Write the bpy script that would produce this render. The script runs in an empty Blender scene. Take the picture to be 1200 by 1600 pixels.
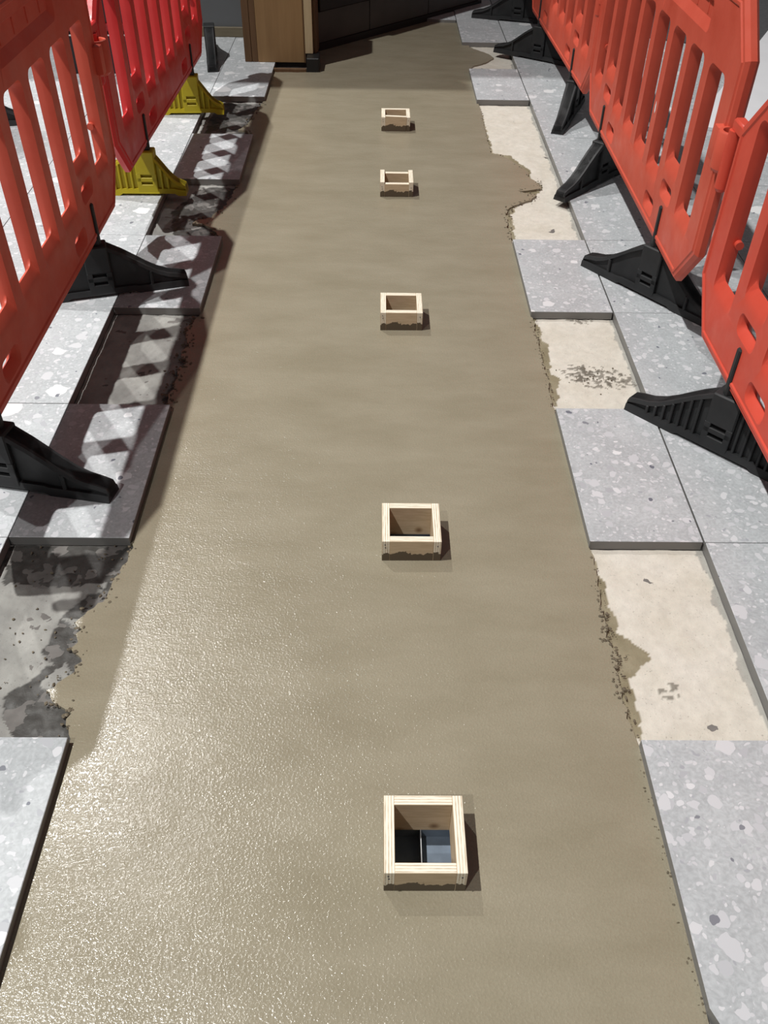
import bpy, bmesh, math, random
import numpy as np
from mathutils import Vector, Matrix, noise
from mathutils.geometry import delaunay_2d_cdt

random.seed(7)
S = bpy.context.scene
COL = S.collection
rad = math.radians

# ------------------------------------------------------------------ camera
F_PX, CAM_H, PITCH, YAW, ROLL = 1370.0, 1.584, 0.7339, 0.0157, 0.0184
_f = Vector((math.sin(YAW)*math.cos(PITCH), math.cos(YAW)*math.cos(PITCH), -math.sin(PITCH)))
_r = Vector((math.cos(YAW), -math.sin(YAW), 0))
_u = _r.cross(_f)
_c, _s = math.cos(ROLL), math.sin(ROLL)
_r, _u = _c*_r+_s*_u, -_s*_r+_c*_u
cam_d = bpy.data.cameras.new('camera')
cam = bpy.data.objects.new('camera', cam_d)
COL.objects.link(cam)
cam.matrix_world = Matrix(((_r.x, _u.x, -_f.x, 0), (_r.y, _u.y, -_f.y, 0), (_r.z, _u.z, -_f.z, CAM_H), (0, 0, 0, 1)))
cam_d.sensor_fit = 'VERTICAL'
cam_d.sensor_height = 24.0
cam_d.lens = 24.0*F_PX/1600.0
cam_d.clip_start = 0.05
S.camera = cam

def at(px, py, z=0.0):
    """photo pixel -> point on the horizontal plane z"""
    d = _f+_r*((px-600)/F_PX)+_u*((800-py)/F_PX)
    t = (z-CAM_H)/d.z
    return (d.x*t, d.y*t)

# ------------------------------------------------------------------ light
w = bpy.data.worlds.new('concourse')
S.world = w
w.use_nodes = True
w.node_tree.nodes['Background'].inputs[0].default_value = (0.97, 0.98, 1.0, 1)
w.node_tree.nodes['Background'].inputs[1].default_value = 0.1

def lamp(name, loc, power, radius, col=(1, 0.99, 0.97)):
    d = bpy.data.lights.new(name, 'SPOT')      # wide ceiling downlight, pointing straight down
    d.spot_size = rad(98)
    d.spot_blend = 1.0
    d.energy = power
    d.shadow_soft_size = radius
    d.color = col
    o = bpy.data.objects.new(name, d)
    COL.objects.link(o)
    o.location = loc
for ln, lx, ly in (('rear', -5.9, -7.85), ('near', -5.9, 0.8), ('far', -6.0, 10.2)):
    lamp('ceiling_downlight_'+ln+'_offscreen', (lx, ly, 14.0), 9900, 0.12)

S.view_settings.view_transform = 'Standard'
S.view_settings.look = 'None'
S.view_settings.gamma = 1.0
S.view_settings.use_curve_mapping = False
S.view_settings.exposure = 0.0

# ------------------------------------------------------------------ helpers
def lin(r, g, b):
    return tuple(((c/255)/12.92 if c/255 <= 0.04045 else ((c/255+0.055)/1.055)**2.4) for c in (r, g, b))+(1,)

def obj(name, verts, faces, mat=None, parent=None, smooth=None):
    me = bpy.data.meshes.new(name)
    me.from_pydata(verts, [], faces)
    me.update()
    if mat: me.materials.append(mat)
    if smooth is not None:
        me.shade_smooth()
        me.set_sharp_from_angle(angle=rad(smooth))
    o = bpy.data.objects.new(name, me)
    COL.objects.link(o)
    if parent: o.parent = parent
    return o

def bmobj(name, bm, mat=None, parent=None, smooth=None):
    me = bpy.data.meshes.new(name)
    bm.normal_update()
    bm.to_mesh(me); bm.free()
    if mat: me.materials.append(mat)
    if smooth is not None:
        me.shade_smooth()
        me.set_sharp_from_angle(angle=rad(smooth))
    o = bpy.data.objects.new(name, me)
    COL.objects.link(o)
    if parent: o.parent = parent
    return o

def empty(name, loc=(0, 0, 0), rz=0.0):
    o = bpy.data.objects.new(name, None)
    COL.objects.link(o)
    o.location = loc
    o.rotation_euler = (0, 0, rz)
    o.empty_display_size = 0.1
    return o

def tag(o, label=None, cat=None, group=None, kind=None):
    if label: o['label'] = label
    if cat: o['category'] = cat
    if group: o['group'] = group
    if kind: o['kind'] = kind
    return o

def box_bm(bm, x0, x1, y0, y1, z0, z1, bev=0.0, seg=1):
    b = bmesh.new()
    bmesh.ops.create_cube(b, size=1)
    for v in b.verts:
        v.co = Vector(((x0+x1)/2+v.co.x*(x1-x0), (y0+y1)/2+v.co.y*(y1-y0), (z0+z1)/2+v.co.z*(z1-z0)))
    if bev:
        bmesh.ops.bevel(b, geom=list(b.edges), offset=bev, segments=seg, affect='EDGES', profile=0.6)
    me = bpy.data.meshes.new('t'); b.to_mesh(me); b.free()
    bm.from_mesh(me); bpy.data.meshes.remove(me)

def box(name, x0, x1, y0, y1, z0, z1, mat, parent=None, bev=0.002, seg=1):
    bm = bmesh.new()
    box_bm(bm, x0, x1, y0, y1, z0, z1, bev, seg)
    return bmobj(name, bm, mat, parent)

def cyl_bm(bm, c, r, h, axis='Z', seg=20, r2=None, cap=True):
    q = bmesh.new()
    bmesh.ops.create_cone(q, cap_ends=cap, segments=seg, radius1=r, radius2=r if r2 is None else r2, depth=h)
    rot = Matrix.Identity(3)
    if axis == 'X': rot = Matrix.Rotation(rad(90), 3, 'Y')
    if axis == 'Y': rot = Matrix.Rotation(rad(90), 3, 'X')
    for v in q.verts: v.co = rot @ v.co+Vector(c)
    me = bpy.data.meshes.new('t'); q.to_mesh(me); q.free()
    bm.from_mesh(me); bpy.data.meshes.remove(me)

def inside(px, py, poly):
    """vectorised point in polygon"""
    px = np.asarray(px); py = np.asarray(py)
    r = np.zeros(px.shape, bool)
    n = len(poly)
    for i in range(n):
        x0, y0 = poly[i]; x1, y1 = poly[(i+1) % n]
        if y0 == y1: continue
        c = ((y0 > py) != (y1 > py)) & (px < (x1-x0)*(py-y0)/(y1-y0)+x0)
        r ^= c
    return r

def cdt_fill(outer, holes=(), extra_pts=(), extra_edges=()):
    """triangulate polygon with holes; returns verts2d, tris. extra_edges are pairs of 2-d points"""
    pts, edges, idx = [], [], {}
    def add(p):
        k = (round(p[0], 6), round(p[1], 6))
        if k not in idx:
            idx[k] = len(pts); pts.append(Vector(k))
        return idx[k]
    for lp in [outer]+list(holes):
        ii = [add(p) for p in lp]
        for a, b in zip(ii, ii[1:]+ii[:1]):
            if a != b: edges.append((a, b))
    for a, b in extra_edges:
        edges.append((add(a), add(b)))
    for p in extra_pts: add(p)
    vs, es, fs, *_ = delaunay_2d_cdt(pts, edges, [], 0, 1e-7)
    V = np.array([(v.x, v.y) for v in vs])
    T = np.array([tuple(f) for f in fs])
    c = V[T].mean(axis=1)
    keep = inside(c[:, 0], c[:, 1], outer)
    for h in holes: keep &= ~inside(c[:, 0], c[:, 1], h)
    return V, T[keep]

# ------------------------------------------------------------------ materials
def mat(name, rough=0.6, spec=0.5):
    m = bpy.data.materials.new(name)
    m.use_nodes = True
    nt = m.node_tree
    b = nt.nodes['Principled BSDF']
    b.inputs['Roughness'].default_value = rough
    b.inputs['Specular IOR Level'].default_value = spec
    return m, nt, b

def N(nt, t, **kw):
    n = nt.nodes.new(t)
    for k, v in kw.items(): setattr(n, k, v)
    return n

def ramp(nt, src, stops):
    r = N(nt, 'ShaderNodeValToRGB')
    e = r.color_ramp.elements
    while len(e) < len(stops): e.new(0.5)
    for el, (p, c) in zip(e, stops):
        el.position = p
        el.color = c if len(c) == 4 else (*c, 1)
    nt.links.new(src, r.inputs[0])
    return r.outputs[0]

def mixc(nt, fac, a, b, mode='MIX'):
    n = N(nt, 'ShaderNodeMix', data_type='RGBA', blend_type=mode)
    for sock, v in ((n.inputs[0], fac), (n.inputs[6], a), (n.inputs[7], b)):
        if hasattr(v, 'is_linked'): nt.links.new(v, sock)
        elif isinstance(v, (int, float)): sock.default_value = v
        else: sock.default_value = v if len(v) == 4 else (*v, 1)
    return n.outputs[2]

def math_n(nt, op, a, b=None, clamp=False):
    n = N(nt, 'ShaderNodeMath', operation=op, use_clamp=clamp)
    for s, v in zip(n.inputs, (a, b)):
        if v is None: continue
        if hasattr(v, 'is_linked'): nt.links.new(v, s)
        else: s.default_value = v
    return n.outputs[0]

def noise_t(nt, vec, scale, detail=4, rough=0.55, out=0):
    n = N(nt, 'ShaderNodeTexNoise')
    n.inputs['Scale'].default_value = scale
    n.inputs['Detail'].default_value = detail
    n.inputs['Roughness'].default_value = rough
    if vec is not None: nt.links.new(vec, n.inputs['Vector'])
    return n.outputs[out]

def bump(nt, b, h, strength, dist, prev=None):
    n = N(nt, 'ShaderNodeBump')
    n.inputs['Strength'].default_value = strength
    n.inputs['Distance'].default_value = dist
    nt.links.new(h, n.inputs['Height'])
    if prev is not None: nt.links.new(prev, n.inputs['Normal'])
    nt.links.new(n.outputs[0], b.inputs['Normal'])
    return n.outputs[0]

def geo_pos(nt):
    return N(nt, 'ShaderNodeNewGeometry').outputs['Position']

def obj_co(nt):
    return N(nt, 'ShaderNodeTexCoord').outputs['Object']

def m_terrazzo():
    m, nt, b = mat('terrazzo', 0.42, 0.45)
    pos = geo_pos(nt)
    rnd = N(nt, 'ShaderNodeObjectInfo').outputs['Random']
    off = N(nt, 'ShaderNodeVectorMath', operation='SCALE')
    off.inputs[0].default_value = (13.7, 7.3, 3.1)
    nt.links.new(rnd, off.inputs['Scale'])
    add = N(nt, 'ShaderNodeVectorMath', operation='ADD')
    nt.links.new(pos, add.inputs[0]); nt.links.new(off.outputs[0], add.inputs[1])
    # distort for angular chips
    nz = N(nt, 'ShaderNodeTexNoise'); nz.inputs['Scale'].default_value = 28; nz.inputs['Detail'].default_value = 2
    nt.links.new(add.outputs[0], nz.inputs['Vector'])
    ds = N(nt, 'ShaderNodeVectorMath', operation='SCALE'); ds.inputs['Scale'].default_value = 0.03
    nt.links.new(nz.outputs['Color'], ds.inputs[0])
    v = N(nt, 'ShaderNodeVectorMath', operation='ADD')
    nt.links.new(add.outputs[0], v.inputs[0]); nt.links.new(ds.outputs[0], v.inputs[1])
    vec = v.outputs[0]
    base = ramp(nt, noise_t(nt, vec, 9, 3), [(0.3, (0.395, 0.415, 0.425)), (0.7, (0.47, 0.492, 0.502))])
    fine = ramp(nt, noise_t(nt, vec, 120, 3), [(0.35, (0.88, 0.88, 0.88)), (0.65, (1.08, 1.08, 1.08))])
    col = mixc(nt, 1.0, base, fine, 'MULTIPLY')
    def chips(col, scale, keep, size, stops, seed):
        vo = N(nt, 'ShaderNodeTexVoronoi')
        vo.inputs['Scale'].default_value = scale
        vo.inputs['Randomness'].default_value = 1
        sh = N(nt, 'ShaderNodeVectorMath', operation='ADD'); sh.inputs[1].default_value = (seed, seed*2.1, 0)
        nt.links.new(vec, sh.inputs[0]); nt.links.new(sh.outputs[0], vo.inputs['Vector'])
        sep = N(nt, 'ShaderNodeSeparateColor'); nt.links.new(vo.outputs['Color'], sep.inputs[0])
        present = math_n(nt, 'GREATER_THAN', sep.outputs[0], keep)
        # size differs from chip to chip
        sz = math_n(nt, 'MULTIPLY', math_n(nt, 'ADD', sep.outputs[1], 0.35), size)
        m1 = math_n(nt, 'LESS_THAN', vo.outputs['Distance'], sz)
        fac = math_n(nt, 'MULTIPLY', present, m1)
        cc = ramp(nt, sep.outputs[2], stops)
        return mixc(nt, fac, col, cc)
    pale = [(0.0, (0.50, 0.51, 0.53)), (0.7, (0.58, 0.585, 0.60)), (1.0, (0.70, 0.705, 0.71))]
    col = chips(col, 95, 0.60, 0.40, [(0.0, (0.34, 0.35, 0.375)), (0.3, (0.47, 0.48, 0.50)), (1.0, (0.60, 0.605, 0.62))], 3.3)
    col = chips(col, 42, 0.66, 0.42, [(0.0, (0.37, 0.38, 0.40)), (0.25, (0.50, 0.51, 0.53)), (1.0, (0.62, 0.625, 0.64))], 1.7)
    col = chips(col, 20, 0.80, 0.40, pale, 5.1)
    col = chips(col, 9, 0.90, 0.36, [(0, (0.56, 0.56, 0.57)), (1, (0.76, 0.76, 0.755))], 9.4)
    col = chips(col, 50, 0.965, 0.34, [(0, (0.13, 0.14, 0.17)), (1, (0.22, 0.225, 0.25))], 12.2)
    # cut edges are rough and grey
    nrm = N(nt, 'ShaderNodeSeparateXYZ'); nt.links.new(N(nt, 'ShaderNodeNewGeometry').outputs['Normal'], nrm.inputs[0])
    side = math_n(nt, 'LESS_THAN', nrm.outputs[2], 0.5)
    col = mixc(nt, side, col, (0.20, 0.197, 0.188))
    nt.links.new(col, b.inputs['Base Color'])
    r = ramp(nt, noise_t(nt, pos, 5, 4), [(0.3, (0.36,)*3), (0.7, (0.55,)*3)])
    nt.links.new(r, b.inputs['Roughness'])
    return m

def m_screed():
    m, nt, b = mat('wet_screed', 0.34, 0.55)
    pos = geo_pos(nt)
    st = N(nt, 'ShaderNodeMapping'); st.inputs['Scale'].default_value = (1.0, 2.4, 1)
    nt.links.new(pos, st.inputs['Vector'])
    col = ramp(nt, noise_t(nt, st.outputs[0], 3.2, 5, 0.6), [(0.3, (0.242, 0.212, 0.148)), (0.7, (0.288, 0.256, 0.186))])
    f = ramp(nt, noise_t(nt, pos, 260, 3, 0.6), [(0.3, (0.95,)*3), (0.7, (1.05,)*3)])
    col = mixc(nt, 1.0, col, f, 'MULTIPLY')
    nt.links.new(col, b.inputs['Base Color'])
    ro = ramp(nt, noise_t(nt, pos, 4.5, 4), [(0.3, (0.15,)*3), (0.7, (0.24,)*3)])
    nt.links.new(ro, b.inputs['Roughness'])
    h1 = ramp(nt, noise_t(nt, pos, 190, 2, 0.5), [(0.42, (0,)*3), (0.85, (1,)*3)])
    h2 = noise_t(nt, st.outputs[0], 22, 4, 0.55)
    n1 = bump(nt, b, h2, 0.16, 0.006)
    h3 = noise_t(nt, pos, 240, 2, 0.5)
    n2 = bump(nt, b, h3, 0.10, 0.0007, n1)
    bump(nt, b, h1, 0.42, 0.0013, n2)
    return m

def m_bed(name):
    """bed mortar: colour comes from the stain map stored on the mesh"""
    m, nt, b = mat(name, 0.85, 0.3)
    a = N(nt, 'ShaderNodeVertexColor', layer_name='stain')
    pos = geo_pos(nt)
    f = ramp(nt, noise_t(nt, pos, 40, 5, 0.65), [(0.25, (0.90,)*3), (0.75, (1.08,)*3)])
    col = mixc(nt, 1.0, a.outputs['Color'], f, 'MULTIPLY')
    sp = ramp(nt, noise_t(nt, pos, 170, 2, 0.5), [(0.66, (1,)*3), (0.72, (0.55,)*3)])
    col = mixc(nt, 0.6, col, sp, 'MULTIPLY')
    nt.links.new(col, b.inputs['Base Color'])
    rr = math_n(nt, 'SUBTRACT', 0.9, math_n(nt, 'MULTIPLY', a.outputs['Alpha'], 0.4))
    nt.links.new(rr, b.inputs['Roughness'])
    bump(nt, b, noise_t(nt, pos, 120, 4, 0.65), 0.4, 0.003)
    return m

def m_plain(name, col, rough=0.6, spec=0.5, var=0.08, scale=30, bmp=0.0, bscale=200):
    m, nt, b = mat(name, rough, spec)
    pos = obj_co(nt)
    f = ramp(nt, noise_t(nt, pos, scale, 4), [(0.3, (1-var,)*3), (0.7, (1+var,)*3)])
    c = mixc(nt, 1.0, (*col[:3], 1), f, 'MULTIPLY')
    nt.links.new(c, b.inputs['Base Color'])
    if bmp: bump(nt, b, noise_t(nt, pos, bscale, 3), bmp, 0.002)
    return m

def m_plastic(name, c0, c1, rough=0.42, dirt=(0.25, 0.12, 0.09)):
    m, nt, b = mat(name, rough, 0.32)
    pos = obj_co(nt)
    col = ramp(nt, noise_t(nt, pos, 5, 5, 0.6), [(0.3, c0), (0.7, c1)])
    sc = N(nt, 'ShaderNodeMapping'); sc.inputs['Scale'].default_value = (9, 9, 55)
    nt.links.new(pos, sc.inputs[0])
    s = ramp(nt, noise_t(nt, sc.outputs[0], 3, 5, 0.7), [(0.66, (0,)*3), (0.80, (1,)*3)])
    col = mixc(nt, math_n(nt, 'MULTIPLY', s, 0.30), col, dirt)
    nt.links.new(col, b.inputs['Base Color'])
    rr = ramp(nt, noise_t(nt, pos, 14, 4), [(0.3, (rough-0.08,)*3), (0.7, (rough+0.14,)*3)])
    nt.links.new(rr, b.inputs['Roughness'])
    bump(nt, b, noise_t(nt, pos, 420, 2), 0.12, 0.001)
    return m

def m_ply():
    """birch ply board: local x = length, y = thickness, z = height"""
    m, nt, b = mat('plywood', 0.6, 0.35)
    tc = N(nt, 'ShaderNodeTexCoord')
    sep = N(nt, 'ShaderNodeSeparateXYZ'); nt.links.new(tc.outputs['Object'], sep.inputs[0])
    nsep = N(nt, 'ShaderNodeSeparateXYZ'); nt.links.new(tc.outputs['Normal'], nsep.inputs[0])
    # laminations on the edges
    l = math_n(nt, 'SINE', math_n(nt, 'MULTIPLY', sep.outputs[1], 2*math.pi/0.0058))
    mp = N(nt, 'ShaderNodeMapping'); mp.inputs['Scale'].default_value = (14, 160, 160)
    nt.links.new(tc.outputs['Object'], mp.inputs[0])
    g = noise_t(nt, mp.outputs[0], 2, 4, 0.6)
    lam = ramp(nt, math_n(nt, 'ADD', math_n(nt, 'MULTIPLY', l, 0.28), g), [(0.22, (0.50, 0.40, 0.28)), (0.40, (0.76, 0.69, 0.55)), (0.8, (0.86, 0.81, 0.68))])
    # face grain with knots
    mp2 = N(nt, 'ShaderNodeMapping'); mp2.inputs['Scale'].default_value = (9, 9, 60)
    nt.links.new(tc.outputs['Object'], mp2.inputs[0])
    face = ramp(nt, noise_t(nt, mp2.outputs[0], 2.2, 6, 0.6), [(0.3, (0.50, 0.38, 0.24)), (0.7, (0.64, 0.51, 0.35))])
    vo = N(nt, 'ShaderNodeTexVoronoi'); vo.inputs['Scale'].default_value = 11
    nt.links.new(tc.outputs['Object'], vo.inputs['Vector'])
    kn = ramp(nt, vo.outputs['Distance'], [(0.05, (0.28, 0.16, 0.08)), (0.12, (0.8, 0.74, 0.66)), (0.16, (1, 1, 1))])
    face = mixc(nt, 0.8, face, kn, 'MULTIPLY')
    isface = math_n(nt, 'GREATER_THAN', math_n(nt, 'ABSOLUTE', nsep.outputs[1]), 0.6)
    col = mixc(nt, isface, lam, face)
    # splashed mortar on the lower part of the boards
    edge = math_n(nt, 'ADD', sep.outputs[2], math_n(nt, 'MULTIPLY', math_n(nt, 'SUBTRACT', noise_t(nt, tc.outputs['Object'], 45, 4, 0.65), 0.5), 0.05))
    sm = math_n(nt, 'MULTIPLY', math_n(nt, 'LESS_THAN', edge, 0.006), math_n(nt, 'LESS_THAN', nsep.outputs[1], 0.5))
    col = mixc(nt, sm, col, (0.115, 0.088, 0.058))
    nt.links.new(col, b.inputs['Base Color'])
    return m

def m_wood(name, c0, c1, axis=2, scale=1.0):
    m, nt, b = mat(name, 0.6, 0.3)
    mp = N(nt, 'ShaderNodeMapping')
    s = [30, 30, 30]; s[axis] = 2.2
    mp.inputs['Scale'].default_value = [q*scale for q in s]
    nt.links.new(obj_co(nt), mp.inputs[0])
    col = ramp(nt, noise_t(nt, mp.outputs[0], 1.5, 6, 0.62), [(0.28, c0), (0.72, c1)])
    nt.links.new(col, b.inputs['Base Color'])
    return m

TERR = m_terrazzo()
SCREED = m_screed()
BED = m_bed('bed_mortar')
SLAB = m_plain('rough_slab', (0.16, 0.15, 0.14), 0.9, 0.2, 0.25, 18)
PLY = m_ply()
ORANGE = m_plastic('orange_plastic', (0.56, 0.078, 0.044), (0.66, 0.112, 0.068))
SIGNAL = m_plastic('signal_orange_plastic', (0.60, 0.066, 0.038), (0.69, 0.090, 0.055))
RED = m_plastic('red_plastic', (0.58, 0.030, 0.032), (0.68, 0.048, 0.046), 0.36)
RUBBER = m_plastic('black_rubber', (0.014, 0.015, 0.016), (0.035, 0.036, 0.037), 0.55, (0.11, 0.11, 0.105))
YELLOW = m_plastic('yellow_plastic', (0.38, 0.30, 0.010), (0.50, 0.42, 0.018), 0.5, (0.10, 0.085, 0.03))
CRUMB = m_plain('mortar_crumb', (0.13, 0.105, 0.07), 0.7, 0.4, 0.3, 90)
STEEL = m_plain('blue_steel', (0.17, 0.21, 0.26), 0.5, 0.5, 0.15, 30)
PITDARK = m_plain('pit_side', (0.03, 0.033, 0.04), 0.7, 0.3)
GALV = m_plain('galvanised', (0.55, 0.56, 0.56), 0.4, 0.6)
WALLG = m_plain('grey_wall_paint', (0.13, 0.135, 0.14), 0.7, 0.3, 0.05, 4)
SKIRT = m_wood('skirting', (0.14, 0.115, 0.075), (0.19, 0.16, 0.11), 0)
BROWNPLY = m_wood('brown_ply', (0.21, 0.125, 0.055), (0.27, 0.165, 0.075), 2, 0.5)
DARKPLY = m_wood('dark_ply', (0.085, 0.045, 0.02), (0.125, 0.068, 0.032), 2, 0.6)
TIMBER = m_wood('sawn_timber', (0.36, 0.28, 0.16), (0.47, 0.38, 0.24), 2)
COUNTER = m_plain('counter_panel', (0.055, 0.053, 0.048), 0.45, 0.4, 0.15, 6)
COUNTERBLK = m_plain('counter_black', (0.008, 0.008, 0.008), 0.5, 0.4)
WHITE = m_plain('white_board', (0.78, 0.78, 0.80), 0.5, 0.4, 0.03, 5)
CASE = m_plain('black_case', (0.012, 0.012, 0.014), 0.5, 0.4)
CASERED = m_plain('red_case_lid', (0.25, 0.015, 0.02), 0.45, 0.4)

# ------------------------------------------------------------------ layout numbers
TH = 0.030                     # tile thickness
ZS = -0.022                    # screed level
ZB = -0.031                    # bed mortar level
XL, XR = -0.635, 0.566         # edges of the opened strip
CL, CR = -0.948, 0.867         # tile joints beside it
PT = 0.604                     # tile pitch across
ROW0, PR = 1.0475, 0.60        # tile joint and pitch along
def row(k): return ROW0+PR*k

BOXES = [  # x0, x1, y0, y1, top
    (0.0235, 0.1750, 0.735, 0.889, 0.047, 0.0),
    (0.0215, 0.1725, 1.594, 1.741, 0.046, 0.0),
    (0.0180, 0.1665, 2.745, 2.890, 0.047, 0.0),
    (0.0175, 0.1670, 3.920, 4.068, 0.036, 0.009),
    (0.0240, 0.1745, 4.780, 4.925, 0.048, 0.0),
]

# ------------------------------------------------------------------ floor slab, tiles, beds
ZF = -0.075
holes = [[(b[0]-.002, b[2]-.002), (b[1]+.002, b[2]-.002), (b[1]+.002, b[3]+.002), (b[0]-.002, b[3]+.002)] for b in BOXES]
V2, T2 = cdt_fill([(-4.2, -1.2), (4.6, -1.2), (4.6, 9.5), (-4.2, 9.5)], holes)
floor = obj('floor', [(x, y, -0.033) for x, y in V2], [tuple(t) for t in T2], SLAB)
tag(floor, 'floor slab under the pale grey terrazzo tiling', kind='structure')

def tile_mesh(w, d, chip=None):
    bm = bmesh.new()
    if chip is None:
        box_bm(bm, 0, w, 0, d, -TH, 0, 0.0012)
    else:
        top = [bm.verts.new((x, y, 0)) for x, y in chip]
        bot = [bm.verts.new((x, y, -TH)) for x, y in chip]
        bm.faces.new(top); bm.faces.new(bot[::-1])
        n = len(chip)
        for i in range(n): bm.faces.new((top[i], bot[i], bot[(i+1) % n], top[(i+1) % n]))
        bmesh.ops.recalc_face_normals(bm, faces=bm.faces)
    me = bpy.data.meshes.new('tile')
    bm.to_mesh(me); bm.free()
    me.materials.append(TERR)
    return me
def put_tile(me, x, y, dz=0.0):
    o = bpy.data.objects.new('tile', me)
    COL.objects.link(o)
    o.location = (x, y, dz)
    o.parent = floor
    return o
J = 0.0012
FULL = tile_mesh(PT-2*J, PR-2*J)
HALF_R = tile_mesh(CR-XR-0.004, PR-2*J)
HALF_L = tile_mesh(XL-CL-J, PR-2*J)
def jz(): return random.uniform(-0.0006, 0.0006)
for k in range(-2, 13):
    for c in range(4 if k < 9 else 6):
        if CR+PT*c < 3.4: put_tile(FULL, CR+PT*c+J, row(k)+J, jz())
    for c in range(1, 5):
        if row(k) < 6.6: put_tile(FULL, CL-PT*c+J, row(k)+J, jz())
# half tiles beside the screed (the others have been lifted)
broken = [(0.012, 0.052), (0.045, 0.030), (0.10, 0.012), (0.17, 0.0), (CR-XR-J, 0.0), (CR-XR-J, PR-2*J), (0, PR-2*J), (0, 0.08)]
put_tile(tile_mesh(0, 0, broken), XR, row(-1)+J)
for k in (1, 3, 7, 9, 10, 11): put_tile(HALF_R, XR, row(k)+J, jz())
for k in (-2, -1, 1, 3, 5, 7): put_tile(HALF_L, CL+J, row(k)+J, jz())
# tiles running under the hoarding and at the far end of the strip
for k in (8, 9, 10):
    put_tile(HALF_L, CL+J, row(k)+J, jz())
far_t = tile_mesh(0, 0, [(0, 0), (0.22, -0.06), (0.30, -0.06), (0.30, 0.5), (0, 0.5)])
put_tile(far_t, 0.262, 7.10, -0.004)

def fbm(x, y, s, z=0.0):
    return noise.fractal(Vector((x*s, y*s, z)), 1.0, 2.0, 4)

def bed(x0, x1, y0, y1, colfn, label, amp=0.0025, step=0.005, z=ZB):
    fn, polys = colfn
    nx = max(2, int((x1-x0)/step)); ny = max(2, int((y1-y0)/step))
    pts = [(x0+(x1-x0)*i/nx, y0+(y1-y0)*j/ny) for j in range(ny+1) for i in range(nx+1)]
    wx = np.array([x+0.012*fbm(x, y, 26, 3) for x, y in pts]); wy = np.array([y+0.012*fbm(x, y, 26, 8) for x, y in pts])
    masks = [inside(wx, wy, p) for p in polys]
    vs, cols = [], []
    for n_, (x, y) in enumerate(pts):
        c, dz = fn(x, y, [m_[n_] for m_ in masks])
        vs.append((x, y, z+dz+amp*fbm(x, y, 14)))
        cols.append(c)
    fs = [(j*(nx+1)+i, j*(nx+1)+i+1, (j+1)*(nx+1)+i+1, (j+1)*(nx+1)+i) for j in range(ny) for i in range(nx)]
    o = obj('mortar_bed', vs, fs, BED, floor, 60)
    ca = o.data.color_attributes.new('stain', 'FLOAT_COLOR', 'POINT')
    ca.data.foreach_set('color', np.array(cols, dtype=np.float32).ravel())
    if label: o['label'] = label
    return o

def lerp(a, b, t): return tuple(p+(q-p)*t for p, q in zip(a, b))
def P(pts, z=ZB): return [at(px, py, z) for px, py in pts]
CREAM = (0.62, 0.59, 0.52, 0.0)
WET = (0.215, 0.185, 0.115, 0.6)
GREYM = (0.30, 0.295, 0.27, 0.0)

def crop(pts, ox, oy, s): return [(ox+x/s, oy+y/s) for x, y in pts]
stain0 = P(crop([(230, 150), (270, 270), (320, 380), (345, 490), (370, 560), (400, 650), (500, 715), (560, 765), (562, 808), (480, 848), (455, 880), (490, 1000), (515, 1120), (530, 1220), (400, 1220), (300, 800), (200, 150)], 850, 800, 3.4286))
pale0 = P(crop([(370, 510), (440, 560), (500, 640), (500, 700), (430, 670), (385, 600)], 850, 800, 3.4286))
stain2 = P(crop([(120, 200), (175, 230), (200, 320), (262, 430), (285, 560), (300, 640), (372, 692), (335, 770), (345, 890), (250, 890), (100, 200)], 800, 450, 4.8))
stain4 = P(crop([(280, 240), (310, 300), (345, 420), (385, 560), (400, 620), (520, 640), (660, 740), (670, 800), (750, 850), (720, 900), (560, 985), (530, 1080), (560, 1230), (450, 1230), (300, 600), (250, 240)], 680, 100, 4.444))
def cream_fn(stain, dirtspots=(), pale=None):
    def f(x, y, mk):
        n = fbm(x, y, 9)
        c = lerp(CREAM, (0.54, 0.505, 0.425, 0), max(0, min(1, 0.35+0.55*n)))
        if CR-x < 0.014+0.016*fbm(x, y, 16): c = lerp(c, GREYM, 0.75)
        if mk and mk[0]:
            c = lerp(WET, (0.28, 0.245, 0.165, .4), max(0, min(1, .5+n)))
            if pale and mk[1]: c = lerp(c, CREAM, 0.6)
        dz = 0
        for (sx, sy, sr) in dirtspots:
            d = math.hypot(x-sx, (y-sy)*1.3)/sr
            if d < 1 and fbm(x, y, 55)+0.35*(1-d) > 0.18:
                c = lerp(c, (0.13, 0.115, 0.09, 0), 0.75); dz = 0.002
        return c, dz
    return f, [p for p in (stain, pale) if p]
bx2, by2 = at(935, 590, ZB)
sp2 = [(bx2, by2, 0.09), (at(905, 583, ZB)[0], at(905, 583, ZB)[1], 0.07), (at(968, 597, ZB)[0], at(968, 597, ZB)[1], 0.06), (at(905, 500, ZB)[0], at(905, 500, ZB)[1], 0.05)]
bed(XR-.03, CR, row(0), row(1), cream_fn(stain0, [(at(1045, 1080, ZB)[0], at(1045, 1080, ZB)[1], 0.03)], pale0), 'cream mortar bed with damp olive stain beside the screed')
bed(XR-.03, CR, row(2), row(3), cream_fn(stain2, sp2), 'cream mortar bed with dark crumbs scattered over it')
bed(XR-.03, CR, row(4), row(7), cream_fn(stain4), 'long cream mortar bed partly covered by spilt screed')
bed(XR-.03, CR, row(8), row(9), cream_fn(None), 'small cream mortar bed with a tongue of screed over it')

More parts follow.
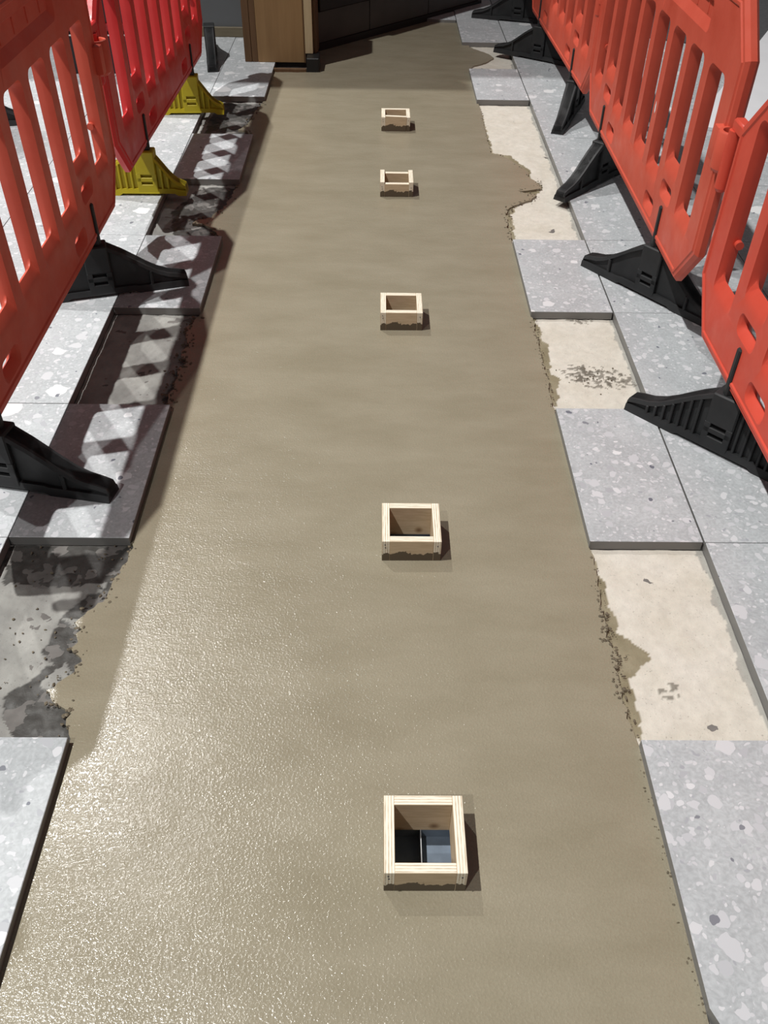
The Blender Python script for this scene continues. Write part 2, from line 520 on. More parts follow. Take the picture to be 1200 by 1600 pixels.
def grey_fn(stains, seed):
    def f(x, y, mk):
        n = fbm(x, y, 8, seed); n2 = fbm(x, y, 40, seed+2)
        c = lerp((0.235, 0.23, 0.215, 0), (0.33, 0.325, 0.30, 0), max(0, min(1, 0.5+0.9*n)))
        wet = any(mk)
        if wet: c = lerp((0.055, 0.052, 0.047, 1), (0.085, 0.082, 0.076, 1), max(0, min(1, .5+n2)))
        dz = 0.004*max(0, n2) - (0.0015 if wet else 0)
        return c, dz
    return f, stains
w0 = P(crop([(640, 260), (640, 360), (560, 520), (470, 600), (360, 640), (290, 650), (340, 680), (400, 720), (390, 860), (330, 930), (250, 990), (180, 970), (300, 850), (370, 1000), (360, 1240), (60, 1220), (20, 1120), (20, 1020), (150, 940), (240, 860), (200, 810), (260, 700), (270, 660), (380, 570), (470, 520), (500, 470), (330, 500), (300, 500), (20, 490), (30, 270)], 0, 750, 3))
w2 = P([(250, 640), (285, 560), (300, 500), (320, 487), (330, 500), (300, 640)])
w4 = [(-0.85, 3.50), (-0.62, 3.50), (-0.62, 4.02), (-0.80, 4.02), (-0.90, 3.75)]
w6 = [(-0.90, 4.70), (-0.62, 4.66), (-0.62, 5.22), (-0.90, 5.22)]
bed(CL, XL+.03, row(0), row(1), grey_fn([w0], 1), 'rough grey concrete bed with ragged dark wet edge', 0.004)
bed(CL, XL+.03, row(2), row(3), grey_fn([w2], 4), 'rough grey bed striped by barrier shadow', 0.004)
bed(CL, XL+.03, row(4), row(5), grey_fn([w4], 6), 'dark wet concrete bed under a yellow foot', 0.004)
bed(CL, XL+.03, row(6), row(7), grey_fn([w6], 9), 'dark wet concrete bed in the gap by the far yellow foot', 0.004)

# ------------------------------------------------------------------ wet screed with ragged rims
def rag(a, b, n, amp, seed):
    out = []
    for i in range(n):
        t = i/n
        x = a[0]+(b[0]-a[0])*t; y = a[1]+(b[1]-a[1])*t
        out.append((x+amp*fbm(x, y, 30, seed), y))
    return out
Lp = []
Lp += [(XL, -0.6), (XL, row(0)-.01)]
Lp += P(crop([(330, 1215), (308, 1150), (335, 1095), (300, 1070), (260, 1050), (215, 985), (270, 950), (300, 930), (350, 900), (350, 870), (385, 850), (330, 790), (365, 760), (355, 720), (385, 700), (350, 670), (440, 600), (500, 550), (520, 500), (530, 470), (590, 390), (605, 340), (620, 295)], 0, 750, 3), ZS)
Lp += [(XL, row(1)), (XL, row(2))]
Lp += rag((XL-.012, row(2)+.02), (XL-.02, row(3)), 18, 0.03, 2)
Lp += [(XL, row(3)), (XL, row(4))]
Lp += P([(330, 356), (318, 350), (300, 349), (312, 343), (330, 340), (336, 333), (350, 325), (358, 312), (364, 300), (368, 290)], ZS)
Lp += [(XL, row(5)), (XL, row(6))]
Lp += P([(385, 204), (372, 203), (384, 196), (391, 188), (396, 178), (402, 170), (410, 160)], ZS)
Lp += [(XL, row(7)), (XL, 5.80), (-0.42, 5.80), (-0.42, 6.35), (0.05, 6.95), (0.20, 7.20)]
Rp = [(0.26, 7.16)]
Rp += P(crop([(240, 165), (350, 203), (440, 212)], 640, 0, 6), ZS)
Rp += [(XR, row(10)), (XR, row(9)+.03)]
Rp += P(crop([(500, 400), (540, 415), (570, 445), (650, 475), (740, 505), (790, 540), (740, 575), (660, 603), (600, 618), (565, 645)], 640, 0, 6), ZS)
Rp += [(XR, row(8)-.03), (XR, row(7))]
Rp += P(crop([(300, 270), (318, 330), (335, 400), (350, 470), (372, 560), (388, 620), (440, 632), (500, 655), (560, 690), (640, 745), (652, 790), (690, 808), (725, 840), (742, 866), (690, 872), (600, 882), (570, 878), (620, 895), (705, 905), (670, 940), (640, 950), (590, 965), (540, 985), (505, 1010), (490, 1050), (505, 1100), (500, 1140), (525, 1170), (530, 1225)], 680, 100, 4.444), ZS)
Rp += [(XR, row(4)), (XR, row(3))]
Rp += P(crop([(145, 215), (172, 270), (172, 330), (200, 400), (212, 470), (232, 540), (240, 600), (262, 660), (275, 720), (280, 780), (300, 850), (318, 900)], 800, 450, 4.8), ZS)
Rp += [(XR, row(2)), (XR, row(1))]
Rp += P(crop([(255, 215), (268, 280), (290, 350), (300, 430), (302, 500), (330, 590), (335, 650), (352, 700), (372, 740), (398, 790), (380, 840), (402, 900), (420, 960), (425, 1020), (445, 1075), (462, 1130), (480, 1175), (492, 1210)], 850, 800, 3.4286), ZS)
Rp += [(XR, row(0)), (XR, -0.6)]
def roughen(poly, amp, step=0.012):
    """subdivide the spilt stretches and make them ragged; straight tile edges stay straight"""
    out = []
    for (xa, ya), (xb, yb) in zip(poly, poly[1:]):
        out.append((xa, ya))
        d = math.hypot(xb-xa, yb-ya)
        straight = (xa == xb) or d > 0.3
        n = 0 if straight else int(d/step)
        for i in range(1, n):
            t = i/n; x = xa+(xb-xa)*t; y = ya+(yb-ya)*t
            out.append((x+amp*fbm(x, y, 45, 1), y+amp*fbm(x, y, 45, 5)))
    out.append(poly[-1])
    return out
Lp = roughen(Lp, 0.010); Rp = roughen(Rp, 0.007)
outline = Lp+Rp
shole = [[(b[0]+.004, b[2]+.004), (b[1]-.004, b[2]+.004), (b[1]-.004, b[3]-.004), (b[0]+.004, b[3]-.004)] for b in BOXES]
gx = np.arange(-0.66, 0.60, 0.03); gy = np.arange(-0.55, 7.3, 0.03)
GX, GY = np.meshgrid(gx, gy)
GX = (GX+0.008*np.random.RandomState(1).randn(*GX.shape)).ravel(); GY = GY.ravel()
ok = inside(GX, GY, outline)
for h in shole: ok &= ~inside(GX, GY, h)
VS, TS = cdt_fill(outline, shole, list(zip(GX[ok], GY[ok])))
def scr_z(x, y):
    return ZS+0.0012*fbm(x, y, 3)+0.0006*fbm(x, y, 9, 4)
sv = [(x, y, scr_z(x, y)) for x, y in VS]
sf = [tuple(int(i) for i in t) for t in TS]
# rim: boundary edges dropped to the bed
cnt = {}
for t in sf:
    for a, b_ in ((t[0], t[1]), (t[1], t[2]), (t[2], t[0])):
        cnt.setdefault((min(a, b_), max(a, b_)), []).append((a, b_))
low = {}
def lowv(i):
    if i not in low:
        low[i] = len(sv); sv.append((sv[i][0], sv[i][1], -0.036))
    return low[i]
for k_, l_ in cnt.items():
    if len(l_) == 1:
        a, b_ = l_[0]
        sf.append((b_, a, lowv(a), lowv(b_)))
screed = obj('wet_screed', sv, sf, SCREED, None, 50)
tag(screed, 'long strip of freshly floated wet grey-brown screed between tiles', 'screed')

# crumbs of mortar along the ragged rims
rs = random.Random(5)
ib = bmesh.new(); bmesh.ops.create_icosphere(ib, subdivisions=1, radius=1)
iv = [v.co.copy() for v in ib.verts]; ifc = [tuple(v.index for v in f.verts) for f in ib.faces]; ib.free()
cv, cf = [], []
def crumb(x, y, z, r):
    o_ = len(cv)
    sx, sy, sz = (r*rs.uniform(0.6, 1.4) for _ in range(3))
    for p in iv:
        q = p*(1+rs.uniform(-0.25, 0.25))
        cv.append((x+q.x*sx, y+q.y*sy, z+q.z*sz*0.7))
    for f in ifc: cf.append(tuple(i+o_ for i in f))
def along(poly, lo, hi, n, sx, r0, r1, z=ZS):
    seg = [p for p in poly if lo < p[1] < hi]
    if len(seg) < 2: return
    for _ in range(n):
        i = rs.randrange(len(seg)-1); t = rs.random()
        x = seg[i][0]+(seg[i+1][0]-seg[i][0])*t+rs.gauss(0, sx)
        y = seg[i][1]+(seg[i+1][1]-seg[i][1])*t+rs.gauss(0, 0.012)
        crumb(x, y, z, rs.uniform(r0, r1))
along(Rp, row(0)+.1, row(0)+.42, 70, 0.009, 0.0015, 0.005)
along(Rp, row(0), row(1), 60, 0.005, 0.001, 0.0035)
along(Rp, row(2), row(3), 90, 0.006, 0.001, 0.0035)
along(Rp, row(4), row(5)+.1, 90, 0.010, 0.0015, 0.005)
along(Rp, row(5), row(7), 40, 0.006, 0.0015, 0.004)
along(Lp, row(0), row(1), 80, 0.010, 0.0015, 0.005)
along(Lp, row(2), row(3), 130, 0.014, 0.002, 0.006)
along(Lp, row(4), row(5), 40, 0.012, 0.002, 0.007)
along(Lp, row(6), row(7), 40, 0.012, 0.002, 0.007)
for _ in range(46):    # loose grit on the dirty bed
    crumb(bx2+rs.gauss(0, .055), by2+rs.gauss(0, .035), ZB+.002, rs.uniform(.001, .0032))
for _ in range(70):
    crumb(rs.uniform(CL+.03, XL), rs.uniform(row(0), row(1)), ZB+.003, rs.uniform(.001, .004))
for _ in range(50):    # grit against the right-hand tile edge
    crumb(XR-rs.uniform(0, .012), rs.uniform(row(-1), row(0)), ZS, rs.uniform(.001, .003))
tag(obj('mortar_crumbs', cv, cf, CRUMB), 'crumbs of dark mortar scattered along the ragged screed rims', 'mortar crumbs', kind='stuff')

# ------------------------------------------------------------------ formwork boxes in the screed
def board(name, x0, x1, y0, y1, z0, z1, parent, rz=0):
    along_y = abs(rz) == 90
    """board whose own x axis is its length and y its thickness"""
    L = (y1-y0) if along_y else (x1-x0)
    Tk = (x1-x0) if along_y else (y1-y0)
    o = box(name, -L/2, L/2, -Tk/2, Tk/2, z0, z1, PLY, parent, 0.0008)
    o.location = ((x0+x1)/2-parent.location.x, (y0+y1)/2-parent.location.y, 0)
    o.rotation_euler = (0, 0, rad(rz))
    return o
blabels = ['square plywood box former with blue-grey steel seen at its bottom',
           'plywood box former with knotty inner face, next to the one showing blue steel',
           'plywood box former midway along the strip, third from the timber hoarding',
           'plywood box former whose side boards stand proud, second from the timber hoarding',
           'plywood box former with lifted front board, nearest to the timber hoarding']
for i, (x0, x1, y0, y1, zt, proud) in enumerate(BOXES):
    r = empty('formwork_box', ((x0+x1)/2, (y0+y1)/2, ZS))
    r.location.z = 0
    tag(r, blabels[i], 'formwork box', 'plywood box formers in the screed')
    t = 0.020
    zb = -0.049
    board('side_board', x0, x0+t, y0, y1, zb, zt+proud, r, -90)
    board('side_board', x1-t, x1, y0, y1, zb, zt+proud, r, 90)
    fb = board('end_board', x0+t, x1-t, y0, y0+t, zb, zt, r)
    if i == 4:      # this front board has lifted and sits crooked
        fb.rotation_euler.y = rad(1.8); fb.location.z += 0.004; fb.location.y -= 0.002
    board('end_board', x0+t, x1-t, y1-t, y1, zb, zt, r, 180)
    # nail heads on the front faces
    for nx, nz in ((x0+.008, zt-.012), (x0+.009, zt-.022), (x1-.009, zt-.016)):
        bm = bmesh.new(); cyl_bm(bm, (0, 0, 0), 0.0016, 0.0016, 'Y', 8)
        n_ = bmobj('nail', bm, PITDARK, r); n_.location = (nx-r.location.x, y0-r.location.y-0.0004, nz)
    # recess below
    rc = empty('floor_recess', ((x0+x1)/2, (y0+y1)/2, -0.112))
    tag(rc, 'dark steel-lined floor recess below ' + ['the box former showing blue steel', 'the box former with knotty inner face', 'the box former midway along the strip', 'the box former with proud side boards', 'the box former nearest the timber hoarding'][i], 'floor recess', 'recesses under the box formers')
    hw, hd = (x1-x0)/2+.002, (y1-y0)/2+.002
    box('base_plate', -hw, hw, -hd, hd, -.006, 0.0, STEEL, rc, 0)
    for sgn in (-1, 1):
        box('liner_side', sgn*hw-.003, sgn*hw+.003, -hd, hd, 0, 0.078, STEEL, rc, 0)
        box('liner_end', -hw, hw, sgn*hd-.003, sgn*hd+.003, 0, 0.078, STEEL, rc, 0)
    box('divider', -.0005, .0015, -hd+.003, hd-.003, 0, 0.028, GALV, rc, 0)

# ------------------------------------------------------------------ barriers
HL = 0.96; ZB0, ZT0 = 0.20, 1.05; TK = 0.021
ZC = (0.52, 0.79)        # the rails end and the bars begin here
def rrect(uc, w, z0, z1, r, side=(), cut=0.0, n=4):
    """rounded rectangle, counter-clockwise, with extra points on both sides"""
    h = w/2
    pts = []
    def arc(cx, cz, a0):
        for i in range(n+1):
            a = a0+math.pi/2*i/n
            pts.append((cx+r*math.cos(a), cz+r*math.sin(a)))
    arc(uc-h+r, z0+r, math.pi)
    arc(uc+h-r, z0+r, 1.5*math.pi)
    for s in side: pts.append((uc+h, s))
    arc(uc+h-r, z1-r, 0)
    arc(uc-h+r, z1-r, 0.5*math.pi)
    for s in reversed(side): pts.append((uc-h, s))
    return pts
SLOT_U = [-0.7575, -0.541, -0.3247, -0.1082, 0.1082, 0.3247, 0.541, 0.7575]
def octo(ins, big=0.27, sm=0.135):
    """outline of the panel; the far top corner is cut deeper than the others"""
    k = ins*0.414
    a, b0, b1 = HL-ins, ZB0+ins, ZT0-ins
    return [(-a+sm-ins+k, b0), (a-sm+ins-k, b0), (a, b0+sm+.015-ins+k), (a, b1-sm+ins-k),
            (a-sm+ins-k, b1), (-a+big-ins+k, b1), (-a, b1-big+ins-k), (-a, b0+sm+.015-ins+k)]

def barrier_pieces():
    thru = []
    for i, u in enumerate(SLOT_U):
        z0 = 0.44 if i in (1, 6) else 0.35
        fr = rrect(u, 0.158, z0, 0.843, 0.030, ZC)
        mid = rrect(u+0.0, 0.153, z0+0.046, 0.834, 0.022, ZC)
        md2 = rrect(u+0.0, 0.156, z0+0.020, 0.838, 0.026, ZC)
        thru.append((fr, md2, mid))
    for s in (-1, 1):
        for uc, zc in ((s*0.541, 0.385), (s*0.372, 0.278)):
            fr = rrect(uc, 0.135, zc-.032, zc+.032, 0.024)
            mid = rrect(uc, 0.105, zc-.010, zc+.026, 0.014)
            md2 = rrect(uc, 0.118, zc-.022, zc+.029, 0.018)
            thru.append((fr, md2, mid))
    rec = []
    for s in (-1, 1):
        fr = rrect(s*0.325, 0.53, 0.893, 0.985, 0.022)
        inn = rrect(s*0.325, 0.50, 0.925, 0.975, 0.014)
        rec.append((fr, inn))
    verts, faces = [], []
    vid = {}
    def v(u, y, z):
        k = (round(u, 5), round(y, 5), round(z, 5))
        if k not in vid:
            vid[k] = len(verts); verts.append((u, y, z))
        return vid[k]
    def wall(l0, y0, l1, y1, flip):
        n = len(l0)
        for i in range(n):
            j = (i+1) % n
            q = [v(l0[i][0], y0, l0[i][1]), v(l0[j][0], y0, l0[j][1]), v(l1[j][0], y1, l1[j][1]), v(l1[i][0], y1, l1[i][1])]
            q = list(dict.fromkeys(q))
            if len(q) > 2: faces.append(tuple(q[::-1] if flip else q))
    of = octo(0.038)
    ee = []
    for i in range(7):
        for z in ZC:
            ee.append(((SLOT_U[i]+0.079, z), (SLOT_U[i+1]-0.079, z)))
    V, T = cdt_fill(of, [t[0] for t in thru]+[r_[0] for r_ in rec], (), ee)
    for t in T:
        p = [V[i] for i in t]
        a2 = (p[1][0]-p[0][0])*(p[2][1]-p[0][1])-(p[2][0]-p[0][0])*(p[1][1]-p[0][1])
        if a2 < 0: p = p[::-1]
        # front looks along -y
        faces.append(tuple(v(q[0], -TK, q[1]) for q in p))
        faces.append(tuple(v(q[0], TK, q[1]) for q in p[::-1]))
    for fr, m2, mid in thru:
        for s in (-1, 1):
            wall(fr, s*TK, m2, s*TK*0.72, s < 0)
            wall(m2, s*TK*0.72, mid, s*TK*0.12, s < 0)
        wall(mid, -TK*0.12, mid, TK*0.12, True)
    for fr, inn in rec:
        for s in (-1, 1):
            wall(fr, s*TK, inn, s*0.006, s < 0)
            q = [v(p[0], s*0.006, p[1]) for p in inn]
            faces.append(tuple(q if s < 0 else q[::-1]))
    prof = [(0.038, TK), (0.034, TK+.004), (0.026, TK+.004), (0.022, TK), (0.012, TK-.001), (0.0, TK-.012)]
    for s in (-1, 1):
        for (i0, y0), (i1, y1) in zip(prof, prof[1:]):
            wall(octo(i0), s*y0, octo(i1), s*y1, s > 0)
    wall(octo(0), -(TK-.012), octo(0), TK-.012, False)
    groups = {'panel': []}
    for f in faces:
        c = np.mean([verts[i] for i in f], axis=0)
        key = 'panel'
        if ZC[0]-1e-4 < c[2] < ZC[1]+1e-4:
            zz = [verts[i][2] for i in f]
            if min(zz) > ZC[0]-1e-4 and max(zz) < ZC[1]+1e-4:
                for i in range(7):
                    um = (SLOT_U[i]+SLOT_U[i+1])/2
                    if abs(c[0]-um) < 0.045:
                        key = 'bar%d' % i
        groups.setdefault(key, []).append(f)
    out = {}
    for k, fl in groups.items():
        used = sorted({i for f in fl for i in f})
        mp = {o_: n_ for n_, o_ in enumerate(used)}
        out[k] = ([verts[i] for i in used], [tuple(mp[i] for i in f) for f in fl])
    return out
PIECES = barrier_pieces()
def mk_mesh(name, vf, m, ang):
    me = bpy.data.meshes.new(name)
    me.from_pydata(vf[0], [], vf[1]); me.update()
    bm = bmesh.new(); bm.from_mesh(me)
    bmesh.ops.recalc_face_normals(bm, faces=bm.faces)
    bm.to_mesh(me); bm.free()
    me.materials.append(m)
    me.shade_smooth(); me.set_sharp_from_angle(angle=rad(ang))
    return me

FH = 0.185
def foot_profile(a, b):
    """top line of the foot, s runs from -a to b, hub at 0"""
    def side(L):
        pr = [(1.0, 0.030), (0.985, 0.042), (0.90, 0.050), (0.78, 0.058), (0.66, 0.074), (0.54, 0.098), (0.42, 0.126), (0.30, 0.153), (0.20, 0.172), (0.13, FH)]
        return [(s*L, z) for s, z in pr]
    return [(-s, z) for s, z in side(a)], side(b)
def make_foot(parent, loc, rz, m, bm_blade, a=0.30, b=0.30, style='plain', blade=True):
    r = empty('foot', loc, rz)
    r.parent = parent
    la, lb = foot_profile(a, b)
    top = la+lb[::-1]
    bm = bmesh.new()
    def extr(line, zlow, w):
        """sheet between the top line and zlow(s), thickness 2w(s)"""
        cols = []
        for s, z in line:
            zl = zlow(s, z); ww = w(s)
            cols.append([bm.verts.new((s, -ww, zl)), bm.verts.new((s, -ww*0.86, z)), bm.verts.new((s, ww*0.86, z)), bm.verts.new((s, ww, zl))])
        for c0, c1 in zip(cols, cols[1:]):
            for i in range(4):
                j = (i+1) % 4
                bm.faces.new((c0[i], c0[j], c1[j], c1[i]))
        bm.faces.new(cols[0][::-1]); bm.faces.new(cols[-1])
    wf = lambda s: 0.032-0.006*abs(s)/0.3
    # top flange, web, bottom flange
    extr(top, lambda s, z: max(z-0.013, 0.004), wf)
    extr(top, lambda s, z: 0.006, lambda s: 0.020)
    def foot_bottom(s): return 0.010 if abs(s) < 0.12 else 0.0
    bl = [(-a, 0.022), (-a+.02, 0.024), (-0.13, 0.026), (-0.115, 0.030), (0.115, 0.030), (0.13, 0.026), (b-.02, 0.024), (b, 0.022)]
    extr([q for q in bl if -a <= q[0] <= b], lambda s, z: foot_bottom(s), lambda s: 0.036-0.004*abs(s)/0.3)
    # hub block
    hb = [(-0.046, 0.16), (-0.040, FH+.004), (0.040, FH+.004), (0.046, 0.16)]
    # hub left open at two hand slots, which are recesses down to the web
    box_bm(bm, -0.044, 0.044, -0.033, 0.033, 0.012, 0.049, 0.002)
    box_bm(bm, -0.044, 0.044, -0.033, 0.033, 0.061, 0.079, 0.002)
    box_bm(bm, -0.044, 0.044, -0.033, 0.033, 0.091, FH+.006, 0.004)
    for sg in (-1, 1):
        box_bm(bm, sg*0.034-.010, sg*0.034+.010, -0.033, 0.033, 0.045, 0.095, 0.0015)
    # ribs or raised frames on the flanks
    def ztop(s):
        L = [(q[0], q[1]) for q in top]
        for (s0, z0), (s1, z1) in zip(L, L[1:]):
            if s0 <= s <= s1: return z0+(z1-z0)*(s-s0)/(s1-s0+1e-9)
        return 0.05
    if style == 'ribbed':
        s = -a+.06
        while s < b-.05:
            if abs(s) > 0.055: box_bm(bm, s-.0045, s+.0045, -0.030, 0.030, 0.02, max(0.04, ztop(s)-.012), 0.002)
            s += 0.026
    else:
        for sg, L in ((-1, a), (1, b)):
            s0 = sg*0.60*L
            if L > 0.2: box_bm(bm, min(s0, s0-sg*.012), max(s0, s0-sg*.012), -0.029, 0.029, 0.02, ztop(s0)-.008, 0.003)
    bmesh.ops.recalc_face_normals(bm, faces=bm.faces)
    bmobj('foot_body', bm, m, r, 35)
    # upright blade that plugs into the panel (stays square to the panel)
    if blade:
        b_ = box('blade', -0.011, 0.011, -TK-.007, TK+.007, FH-.01, 0.338, bm_blade, r, 0.004)
        b_.rotation_euler = (0, 0, -rz)
    return r

def make_barrier(label, cx, cy, yaw, m, feet, group):
    """u axis (panel length) = local x; front looks along local -y"""
    r = empty('safety_barrier', (cx, cy, 0), yaw)
    tag(r, label, 'barrier', group)
    key = m.name
    for k in PIECES:
        nm = 'panel' if k == 'panel' else 'bar'
        ck = (k, key)
        if ck not in MESHC: MESHC[ck] = mk_mesh(nm, PIECES[k], m, 24)
        o = bpy.data.objects.new(nm, MESHC[ck]); COL.objects.link(o); o.parent = r
    # hinge: tube on one end, pin on the other
    bm = bmesh.new()
    pr = [(0.028, 0.628), (0.040, 0.640), (0.040, 0.738), (0.037, 0.742), (0.028, 0.742), (0.026, 0.738), (0.026, 0.628)]
    rings = []
    for q in range(22):
        aa = 2*math.pi*q/22
        rings.append([bm.verts.new((HL+.022+r_*math.cos(aa), -.014+r_*math.sin(aa), z_)) for r_, z_ in pr])
    for q in range(22):
        g0, g1 = rings[q], rings[(q+1) % 22]
        for i_ in range(len(pr)):
            j_ = (i_+1) % len(pr)
            bm.faces.new((g0[i_], g1[i_], g1[j_], g0[j_]))
    box_bm(bm, HL-.055, HL-.010, -.046, .016, 0.645, 0.738, 0.008, 2)
    bmesh.ops.recalc_face_normals(bm, faces=bm.faces)
    bmobj('hinge_socket', bm, m, r, 40)
    bm = bmesh.new()
    cyl_bm(bm, (-HL-.040, -.012, 0.675), 0.020, 0.16, 'Z', 16)
    cyl_bm(bm, (-HL-.040, -.012, 0.590), 0.012, 0.012, 'Z', 16, 0.020)
    box_bm(bm, -HL-.058, -HL+.03, -.022, .012, 0.750, 0.785, 0.006)
    bmobj('hinge_pin', bm, m, r, 40)
    for s in (-1, 1):
        bm = bmesh.new()
        cyl_bm(bm, (s*(HL-.125), 0.014, 0.50), 0.012, 0.032, 'X', 14)
        bmobj('stacking_nub', bm, m, r, 40)
    for s in (-1, 1):
        for i in range(4):
            uu = s*0.325-.18+.12*i
            box('handle_rib', uu-.004, uu+.004, -.009, .009, 0.93, 0.972, m, r, 0.002)
    cr, sr = math.cos(-yaw), math.sin(-yaw)
    for (u, tipx, tipy, fm, a, b, st) in feet:
        # world direction hub -> tip, brought into the barrier frame
        hx, hy = cx+math.cos(yaw)*u, cy+math.sin(yaw)*u
        ang = math.atan2(tipy-hy, tipx-hx)-yaw
        make_foot(r, (u, 0, 0), ang, fm, RUBBER, a, b, st)
    return r
MESHC = {}
H90 = rad(90)
G1 = 'barriers along the pale mortar beds'
G2 = 'barriers along the shadow-striped tiles'
# right-hand row: front faces the strip (-x) -> local -y = world -x : yaw = -90deg, then local x = world -y
def yaw_r(d=0): return rad(-90)+d
# foot tuples: u (local, + is towards the camera for the right row), tip point, material, half lengths, style
make_barrier('orange barrier with a ribbed black foot, linked to the end of the scuffed barrier', 1.010, 1.51, yaw_r(0.0), SIGNAL,
             [(-0.541, 0.795, 2.27, RUBBER, .30, .30, 'ribbed'), (0.541, 0.93, 0.74, RUBBER, .30, .30, 'ribbed')], G1)
make_barrier('faded orange barrier with a white scuff on one bar, between two other barriers', 1.024, 3.53, yaw_r(-0.006), ORANGE,
             [(0.541, 0.825, 3.245, RUBBER, .31, .31, 'plain'), (-0.541, 0.806, 3.829, RUBBER, .31, .31, 'plain')], G1)
make_barrier('faded orange barrier beside the far bare bed, with two twisted black feet', 1.032, 5.52, yaw_r(0.020), ORANGE,
             [(0.541, 0.936, 4.699, RUBBER, .30, .30, 'plain'), (-0.541, 0.757, 6.25, RUBBER, .33, .31, 'plain')], G1)
make_barrier('faded orange barrier with black foot at the end of the row, past the bare bed', 1.00, 7.56, yaw_r(0.0), ORANGE,
             [(0.541, 0.745, 7.10, RUBBER, .33, .33, 'plain'), (-0.541, 0.75, 8.1, RUBBER, .30, .30, 'plain')], G1)
# left-hand row: front faces the strip (+x): yaw = +90deg, local x = world +y
make_barrier('shaded orange barrier with two black feet beside the shadow-striped tiles', -1.004, 2.41, rad(90), ORANGE,
             [(-0.541, -0.683, 1.806, RUBBER, .32, .30, 'plain'), (0.541, -0.690, 3.05, RUBBER, .31, .31, 'plain')], G2)
make_barrier('glossy red barrier standing on yellow feet', -1.000, 4.42, rad(90)-0.020, RED,
             [(-0.541, -0.84, 3.882, YELLOW, .36, .165, 'ribbed'), (0.541, -0.82, 4.972, YELLOW, .36, .165, 'ribbed')], G2)

# white scuff on a bar of the middle right barrier
bm = bmesh.new()
sc = [(0, 0.012), (-.006, -.004), (-.0045, -.022), (0.001, -.030), (0.007, -.020), (0.005, -.004)]
fr = [bm.verts.new((u, -TK-.0006, z)) for u, z in sc]; bk = [bm.verts.new((u, -TK+.001, z)) for u, z in sc]
bm.faces.new(fr)
for i in range(len(sc)): bm.faces.new((fr[i], bk[i], bk[(i+1) % len(sc)], fr[(i+1) % len(sc)]))
bmesh.ops.recalc_face_normals(bm, faces=bm.faces)
b2 = [o for o in bpy.data.objects if o.get('label', '').startswith('faded orange barrier with a white scuff')][0]
su = bmobj('paint_scuff', bm, WHITE, b2)
su.location = (0.2165, 0, 0.575)
su['label'] = 'white paint scuff'

# loose black feet behind the red barrier
for (x, y, rz, lb) in ((-1.035, 5.99, rad(99), 'black barrier foot seen end-on beside the far end of the red barrier'),
                       (-2.09, 4.70, rad(14), 'black barrier foot on the tiles behind the shaded orange barrier')):
    r = make_foot(None, (x, y, 0), rz, RUBBER, RUBBER, .30, .30, 'plain', False)
    r.name = 'loose_barrier_foot'
    tag(r, lb, 'barrier foot')

# ------------------------------------------------------------------ background: wall, hoarding, counter, crates, sheet
wb = box('wall_back', -3.25, -0.86, 6.50, 6.60, 0, 3.0, WALLG, None, 0)
tag(wb, 'dark grey painted wall behind the red barrier', kind='structure')
bb = box('baseboard_back', -4.2, -0.86, 6.482, 6.502, 0, 0.060, SKIRT, None, 0.003)
tag(bb, 'brown timber skirting along the grey wall', kind='structure')
wf_ = box('unseen_shade_wall', -8.5, -3.25, 6.50, 6.60, 0, 5.2, WALLG, None, 0)  # added out of view, tall enough to shade the tiles behind the left row
tag(wf_, 'unseen tall grey wall added to shade the tiles behind the left-hand barriers', kind='structure')
so = box('far_shade_slab', -3.2, -0.25, 6.72, 9.5, 3.0, 3.25, WALLG, None, 0)  # added slab out of view, sized to keep the far downlight off the strip's end
tag(so, 'unseen grey slab added over the far end of the strip to shade it', kind='structure')

h = empty('timber_hoarding', (-0.60, 5.95, 0))
tag(h, 'brown plywood hoarding box with a pale timber post at its corner', 'hoarding')
def hb(name, x0, x1, y0, y1, z0, z1, m, bev=0.002):
    return box(name, x0+.60, x1+.60, y0-5.95, y1-5.95, z0, z1, m, h, bev)
hb('front_panel', -0.738, -0.452, 5.920, 5.938, 0.0, 0.80, BROWNPLY)
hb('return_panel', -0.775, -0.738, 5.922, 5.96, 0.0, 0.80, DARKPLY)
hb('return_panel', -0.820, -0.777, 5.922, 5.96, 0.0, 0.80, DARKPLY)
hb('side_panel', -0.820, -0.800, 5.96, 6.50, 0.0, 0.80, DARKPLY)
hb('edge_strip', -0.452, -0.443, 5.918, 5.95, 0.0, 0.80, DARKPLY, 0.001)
hb('corner_post', -0.442, -0.395, 5.895, 5.945, 0.058, 0.80, TIMBER)
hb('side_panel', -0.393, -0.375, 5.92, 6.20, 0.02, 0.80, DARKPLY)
hb('top_panel', -0.825, -0.39, 5.905, 6.20, 0.80, 0.818, BROWNPLY)
hb('post_shoe', -0.432, -0.355, 5.80, 5.95, -0.03, 0.056, COUNTERBLK, 0.004)
tag(box('edge_batten', XL, -0.434, 5.80, 5.825, -0.035, -0.004, DARKPLY, None, 0.002), 'dark timber batten closing the screed edge before the hoarding', 'batten')

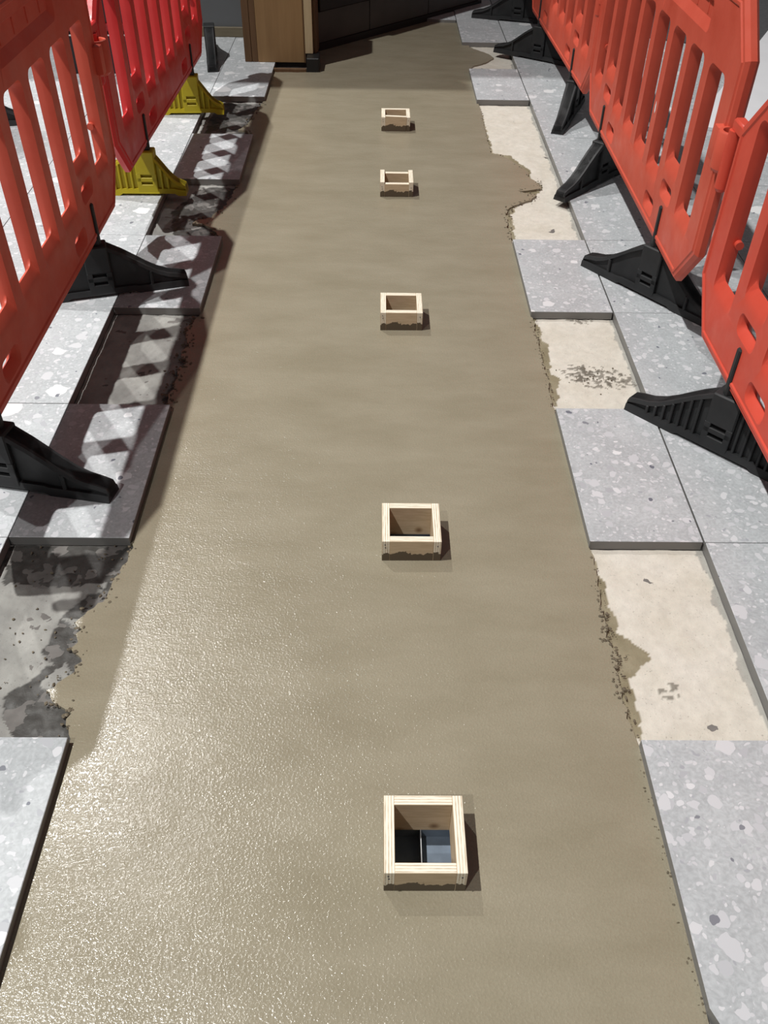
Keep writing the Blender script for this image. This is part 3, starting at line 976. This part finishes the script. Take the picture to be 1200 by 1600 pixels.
# angled dark counter at the end of the strip
cA, cB = Vector((-0.39, 6.27)), Vector((0.36, 7.095))
cd = (cB-cA).normalized(); ang = math.atan2(cd.y, cd.x); Lc = (cB-cA).length
ct = empty('shop_counter', (cA.x, cA.y, 0), ang)
tag(ct, 'dark angled shop counter with grey plinth panels at the end of the screed', 'counter')
x = 0.0
for wd in (0.50, 0.62, 0.62):
    box('plinth_panel', x+.003, x+wd-.003, 0.0, 0.02, 0.02, 0.200, COUNTER, ct, 0.002)
    x += wd
box('plinth_core', 0, x, 0.020, 0.28, 0.0, 0.21, COUNTERBLK, ct, 0)
box('counter_body', 0, x, -0.035, 0.28, 0.21, 1.05, COUNTERBLK, ct, 0.004)
box('counter_top', -0.02, x+.02, -0.06, 0.30, 1.05, 1.09, COUNTER, ct, 0.004)
box('kick_strip', 0, x, -0.012, 0.0, -0.03, 0.020, COUNTERBLK, ct, 0.001)

# stacked crates glimpsed through the bars
for i, (z0, m_, lb) in enumerate(((0.0, CASE, 'black storage crate on the floor behind the red barrier, under another crate'),
                                  (0.272, CASE, 'black storage crate stacked on top of another behind the red barrier'))):
    c = empty('storage_crate', (-1.66, 5.80, z0), rad(3))
    tag(c, lb, 'crate')
    box('crate_body', -.24, .24, -.17, .17, 0, .23, m_, c, 0.012, 2)
    box('crate_lid', -.25, .25, -.18, .18, .23, .27, CASERED, c, 0.008, 2)
    box('rim_bead', -.245, .245, -.176, .176, .205, .212, GALV, c, 0.001)
    for s in (-1, 1):
        box('side_handle', s*.24-.014, s*.24+.014, -.06, .06, .13, .165, m_, c, 0.005)

# white board and dark mat on the tiles beyond the right-hand barriers
wd_ = Vector((0.472, 0.881)); wn = Vector((0.881, -0.472))
wa = Vector((2.10, 5.62)); 
aw = math.atan2(wd_.y, wd_.x)
mt = box('floor_mat', 0.75, 3.0, 0.004, 1.10, 0.0, 0.009, m_plain('grey_mat', (0.085, 0.086, 0.09), 0.95, 0.1, 0.15, 60, 0.4), None, 0.001)
mt.location = (wa.x, wa.y, 0.0005); mt.rotation_euler = (0, 0, aw)
tag(mt, 'dark grey floor mat beside the white board beyond the barriers', 'floor mat')
sh = box('white_board', 0.0, 2.44, -1.22, 0.0, 0.0, 0.018, WHITE, None, 0.001)
sh.location = (wa.x-.9*wd_.x, wa.y-.9*wd_.y, 0.0005); sh.rotation_euler = (0, 0, aw)
tag(sh, 'white sheet of board lying on the tiles beyond the barriers', 'board')
